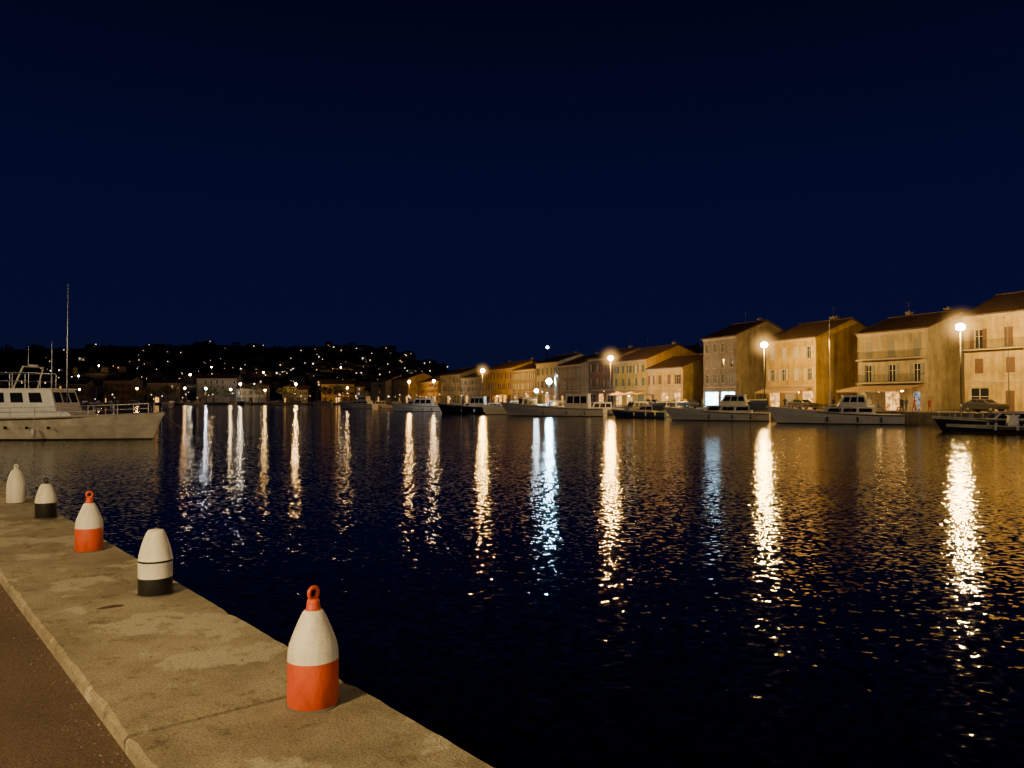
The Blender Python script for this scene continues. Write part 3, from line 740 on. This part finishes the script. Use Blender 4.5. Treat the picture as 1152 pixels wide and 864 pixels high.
def put(name,bow,stern,**k):
    d=Vector(bow)-Vector(stern); return boat(name,(stern[0],stern[1],0),math.atan2(d.y,d.x),d.length*.93,**k)
put("fishing_boat",(27.6,84.5),(39.8,80.4),B=3.6,F=1.0,sheer=.85,cabins=((2.6,7.8,2.5,.9,1.75,.4,.1,3),(3.4,6.2,2.1,1.8,2.95,.6,.2,3)),mast=((4.2,3.0,1.4,.03),))
put("motorboat",(33.6,62.5),(42,60.5),B=2.9,F=.9,hull=HDK,sheer=.35,cabins=((2.4,5.2,1.9,.75,1.55,.9,.1,2),),rails=True)
put("inflatable_boat",(33.5,60.2),(39.4,58.2),B=2.1,F=.5,hull=HDK,sheer=.3,rails=False,cabins=((1.8,2.6,.9,.4,1.3,.2,.1,0),),rope=False)
put("cabin_cruiser",(19.2,98),(30.6,93.6),B=3.4,F=.95,sheer=.7,cabins=((2.0,8.0,2.6,.85,1.8,.8,.1,3),(2.6,5.8,2.3,1.85,3.1,.7,.2,3)),mast=((3.4,3.1,2.2,.03),),canopy=(.3,2.2,1.3,2.6))
put("motorboat",(16.8,117),(26.5,116),B=2.9,F=1.0,sheer=.5,cabins=((2.2,6,2.2,.85,2.3,.9,.2,2),))
put("motorboat",(14.5,113),(21.5,110.5),B=2.8,F=.8,hull=HBL,sheer=.5,cabins=((1.6,4,1.9,.7,1.7,.6,.2,2),),canopy=(.2,1.6,1,2.1))
put("fishing_boat",(-1.5,125),(14.2,120),B=4.2,F=1.2,sheer=.8,cabins=((2.4,6.2,2.5,1.0,3.4,.3,.1,3),),mast=((7.5,1.3,4.8,.06),(2.8,3.4,2.0,.03)),boom=True)
put("fishing_boat",(-5,134),(6,138),B=3.4,F=1.1,sheer=.6,hull=HWH,cabins=((2,5,2.2,.9,2.9,.3,.1,3),),mast=((5.5,1.2,4,.05),))
put("trawler",(-13.8,149),(-3.0,147),B=3.6,F=1.2,hull=HDK,sheer=.6,cabins=((2,5,2.4,1.1,3.1,.3,.1,3),),mast=((6.3,1.2,4.6,.05),),boom=True)
put("cabin_cruiser",(-28.5,187),(-17.5,183),B=3.4,F=1.2,sheer=.5,cabins=((2,7.6,2.6,1.0,2.4,.9,.1,3),),mast=((3,2.4,2,.03),))
put("cabin_cruiser",(-26,172),(-15,170),B=3.4,F=1.2,sheer=.5,cabins=((2,6.6,2.6,1.0,2.8,.7,.1,3),))
put("motor_yacht",(-49,224),(-38,219),B=3.7,F=1.4,sheer=.5,cabins=((1.6,7.8,2.9,1.2,2.2,1.2,.1,3),(2.2,5.6,2.4,2.25,3.4,.9,.2,3)),mast=((2.8,3.4,2,.03),))
rr=random.Random(21)
for (x,y) in ((33,103),(27,118),(24,128),(19,134),(13,146),(9,153),(4,163),(0,172),(-5,182),(-11,194),(-17,206),(-24,222),(-31,236),(-38,252)):
    n=Vector((-0.92,-0.395,0)); l=rr.uniform(6.5,9.5); s=Vector((x-1.0,y,0))
    h=rr.choice([HWH,HWH,HBL,HWH,CREAM]); m_=None; bo=False
    if rr.random()<.25: m_=((l*.5,1,rr.uniform(5,7.5),.05),); bo=True
    boat(rr.choice(["motorboat","cabin_cruiser"]) if not bo else "sailing_boat",(s.x,s.y,0),math.atan2(n.y,n.x)+rr.uniform(-.15,.15),l,l*.33,.85,hull=h,sheer=.5,cabins=((l*.22,l*.68,l*.23,.7,rr.uniform(1.6,2.5),.7,.1,3),),mast=m_,boom=bo,rails=rr.random()<.6)
for k in range(30):
    x=-70-k*6.6+rr.uniform(-2,2); y=rr.choice([372,384,392,398])+rr.uniform(-4,4); l=rr.uniform(7,12)
    h=rr.choice([HWH,HWH,HWH,HBL,CREAM]); bo=rr.random()<.3
    boat("sailing_boat" if bo else "motorboat",(x,y,0),math.radians(rr.choice([-90,-70,-110,180,0])+rr.uniform(-12,12)),l,l*.33,1.0,hull=h,sheer=.5,cabins=((l*.25,l*.65,l*.22,.8,2.0,.6,.1,3),),mast=((l*.5,1,rr.uniform(7,11),.06),) if bo else None,boom=bo,rails=False,rope=False)

def floodlight(x,y,zb,zt,col,st,r):
    e=empty("floodlight",(x,y,zb)); h=zt-zb
    b=MB(); b.tube((0,0,0),(0,0,h-r),.05,.04,8); b.box(-.3,.3,-.05,.35,h+r,h+r+.08); b.obj("pole",[POLE],e)
    b=MB(); b.revolve([(0.02,-r,0),(r*.7,-r*.7,0),(r,0,0),(r*.7,r*.7,0),(.02,r,0)],12,c=(0,0,h)); b.obj("lamp_head",[lamp_mat(col,st)],e,smooth=True)
floodlight(6.8,144.5,GZ,5.9,(.38,.76,1.0),900,.5)
floodlight(4.5,146,GZ,4.2,(.7,.9,1.0),150,.35)

# ------------------------------------------------------------------ cars, people, terrace on right quay
TYRE=paint("tyre",(0.02,0.02,0.02),0.8)
def car(x,y,rot,col):
    e=empty("parked_car",(x,y,GZ+0.004),rot)
    body=[(-2.1,.35),(-2.12,.75),(-1.95,.95),(-1.2,.99),(-.95,1.02),(-.35,1.42),(.9,1.45),(1.6,1.05),(2.05,.95),(2.12,.6),(2.08,.32)]
    b=MB(); n=len(body)
    def wd(z): return .86 if z<1.03 else .86-(z-1.03)*.55
    vs=[(px,-wd(pz),pz) for px,pz in body]+[(px,wd(pz),pz) for px,pz in body]
    b.add(vs,[tuple(range(n-1,-1,-1)),tuple(range(n,2*n))]+[(i,(i+1)%n,n+(i+1)%n,n+i) for i in range(n)])
    o=b.obj("body",[paint("car_paint",col,.3)],e)
    bv=o.modifiers.new("b",'BEVEL'); bv.width=.05; bv.segments=2
    b=MB()
    for sd in(-1,1):
        b.add([(-.75,.85*sd,1.06),(.25,.85*sd,1.06),(.25,.67*sd,1.38),(-.3,.67*sd,1.38)],[(0,1,2,3)])
        b.add([(.32,.85*sd,1.06),(1.4,.85*sd,1.06),(.88,.67*sd,1.38),(.32,.67*sd,1.38)],[(0,1,2,3)])
    b.add([(-.93,-.7,1.06),(-.93,.7,1.06),(-.42,.6,1.40),(-.42,-.6,1.40)],[(0,1,2,3)])
    b.obj("windows",[BGL],e)
    b=MB()
    for wx in(-1.35,1.3):
        for sd in(-1,1): b.tube((wx,.70*sd,.32),(wx,.89*sd,.32),.32,.32,18); b.tube((wx,.891*sd,.32),(wx,.90*sd,.32),.19,.19,12,1)
    b.obj("wheels",[TYRE,STEEL],e)
ra=math.atan2(T.y,T.x)
for i,(x,y,c) in enumerate(((50.6,84.5,(.03,.03,.035)),(55,76,(.05,.05,.06)),(39.8,108,(.06,.06,.06)),(29,131,(.10,.10,.10)),(25,140,(.04,.04,.04)))):
    car(x,y,ra+(math.pi if i%2 else 0),c)

CL=[paint("cloth_dark",(0.03,0.03,0.045),.9),paint("cloth_blue",(0.06,0.09,0.16),.9),paint("cloth_red",(0.25,.05,.05),.9),paint("cloth_pale",(0.4,.38,.34),.9)]
SKIN=paint("skin",(0.42,.25,.17),.6)
def person(x,y,rot,seed,sit=False,h=1.7):
    r=random.Random(seed); e=empty("person",(x,y,GZ+0.004),rot)
    V=[];Ed=[];Rd=[]
    def v(p,r_,par=None):
        V.append(p);Rd.append(r_)
        if par is not None: Ed.append((par,len(V)-1))
        return len(V)-1
    ph=.52 if sit else .93
    pel=v((0,0,ph),.15); wa=v((0,0.01,ph+.2),.125,pel); ch=v((0,0,ph+.42),.15,wa); nk=v((0,.01,ph+.58),.055,ch)
    hd0=v((0,.015,ph+.66),.085,nk); v((0,.01,ph+.76),.09,hd0)
    st=r.uniform(.02,.14)
    for sd in(-1,1):
        hp=v((.10*sd,0,ph-.06),.095,pel)
        if sit: kn=v((.12*sd,.44,ph-.04),.065,hp); an=v((.12*sd,.46,.09),.042,kn)
        else: kn=v((.10*sd,st*sd+.03,.5),.065,hp); an=v((.10*sd,st*sd*1.6,.09),.042,kn)
        v((.11*sd,V[an][1]+.16,.04),.035,an)
        s_=v((.19*sd,0,ph+.48),.062,ch); el=v((.26*sd,.02+(.05 if sit else 0),ph+.2),.045,s_); wr=v((.24*sd,.22 if (sit or r.random()<.5) else .08,ph+.02+(.14 if sit else 0)),.03,el)
        wp=V[wr]
        pm=v((wp[0],wp[1]+.05,wp[2]-.03),.028,wr)
        for f in range(4): v((wp[0]+(f-1.5)*.019,wp[1]+.12-abs(f-1.3)*.008,wp[2]-.07),.009,pm)
        v((wp[0]-.04*sd,wp[1]+.07,wp[2]-.03),.010,wr)
    me=bpy.data.meshes.new("body"); me.from_pydata(V,Ed,[]); o=bpy.data.objects.new("body",me); scene.collection.objects.link(o); o.parent=e
    sk=o.modifiers.new("skin",'SKIN')
    for i,sv in enumerate(me.skin_vertices[0].data): sv.radius=(Rd[i],Rd[i]*.85); sv.use_root=(i==0)
    o.modifiers.new("s",'SUBSURF').levels=1
    me.materials.append(CL[seed%4])
    hz0=ph+.70
    b=MB(); b.revolve([(.02,-.13,0),(.055,-.11,0),(.078,-.04,0),(.085,.03,0),(.08,.09,0),(.045,.13,0),(.01,.14,0)],14,c=(0,.035,hz0+.03))
    b.add([(-.015,.115,hz0+.0),(.015,.115,hz0),(0,.15,hz0+.0),(0,.118,hz0+.045)],[(0,1,2),(1,3,2),(3,0,2)])
    b.obj("head",[SKIN],e,smooth=True)
    b=MB(); b.revolve([(.094,-.02,0),(.097,.05,0),(.09,.10,0),(.05,.145,0),(.01,.155,0)],14,c=(0,.012,hz0+.035)); b.obj("hair",[BARK],e,smooth=True)
    e.scale=(h/1.75,)*3
    if sit:
        b=MB(); b.box(-.2,.2,-.2,.22,.40,.43)
        for xx in(-.18,.18):
            for yy in(-.18,.2): b.tube((xx,yy,0),(xx,yy,.40),.015)
            b.tube((xx,-.19,.43),(xx,-.24,.86),.015)
        b.box(-.2,.2,-.25,-.22,.6,.86); b.obj("chair",[IRON],e)
for i,(x,y,a,s) in enumerate(((43.5,88,2.2,0),(44.3,88.6,5.0,0),(46.2,90.5,1.2,0),(47.1,91.9,4.2,1),(46.0,93.2,1.0,1),(44.2,95.2,4.4,1),(43.1,96.5,1.4,1),(42.2,93.2,2.7,0),(40.4,99,.4,0),(36,104,2.5,0),(45.3,85.5,1.8,0),(29.5,122,2,0),(27,131,3,0))):
    person(x,y,a,i,bool(s),1.62+.03*(i%5))
def table(x,y):
    e=empty("cafe_table",(x,y,GZ+.004)); b=MB(); b.tube((0,0,0),(0,0,.02),.25,.25,14); b.tube((0,0,.02),(0,0,.72),.03,.03,8); b.tube((0,0,.72),(0,0,.75),.4,.4,18); b.obj("top_and_leg",[FRAME],e)
for p in((46.5,92.6),(43.7,95.8),(44.9,97.2),(42.6,99)): table(*p)
def parasol(x,y,m_):
    e=empty("parasol",(x,y,GZ+.004)); b=MB(); b.tube((0,0,0),(0,0,2.9),.03,.03,8,1); b.tube((0,0,0),(0,0,.1),.3,.28,14,1)
    n=8
    for i in range(n):
        a0=6.2832*i/n; a1=6.2832*(i+1)/n
        b.add([(0,0,2.95),(1.7*math.cos(a0),1.7*math.sin(a0),2.3),(1.7*math.cos(a1),1.7*math.sin(a1),2.3),(1.7*math.cos(a1),1.7*math.sin(a1),2.15),(1.7*math.cos(a0),1.7*math.sin(a0),2.15)],[(0,1,2),(1,4,3,2)],0)
    b.obj("canopy",[AWN[m_],STEEL],e)
for p in((21.3,141,0),(19.5,145,0),(23,137.5,0)): parasol(*p)
e=empty("flag_pole",(52.6,83.5,GZ)); b=MB(); b.tube((0,0,0),(0,0,9.6),.07,.04,8); b.obj("pole",[POLE],e)
boat("sailing_boat",(41.6,94.5,0),math.atan2(-.395,-.92),8.8,2.8,.85,sheer=.4,cabins=((2.4,5.6,1.7,.75,1.2,.6,.2,3),),mast=((4.6,.9,11.0,.06),),boom=True)
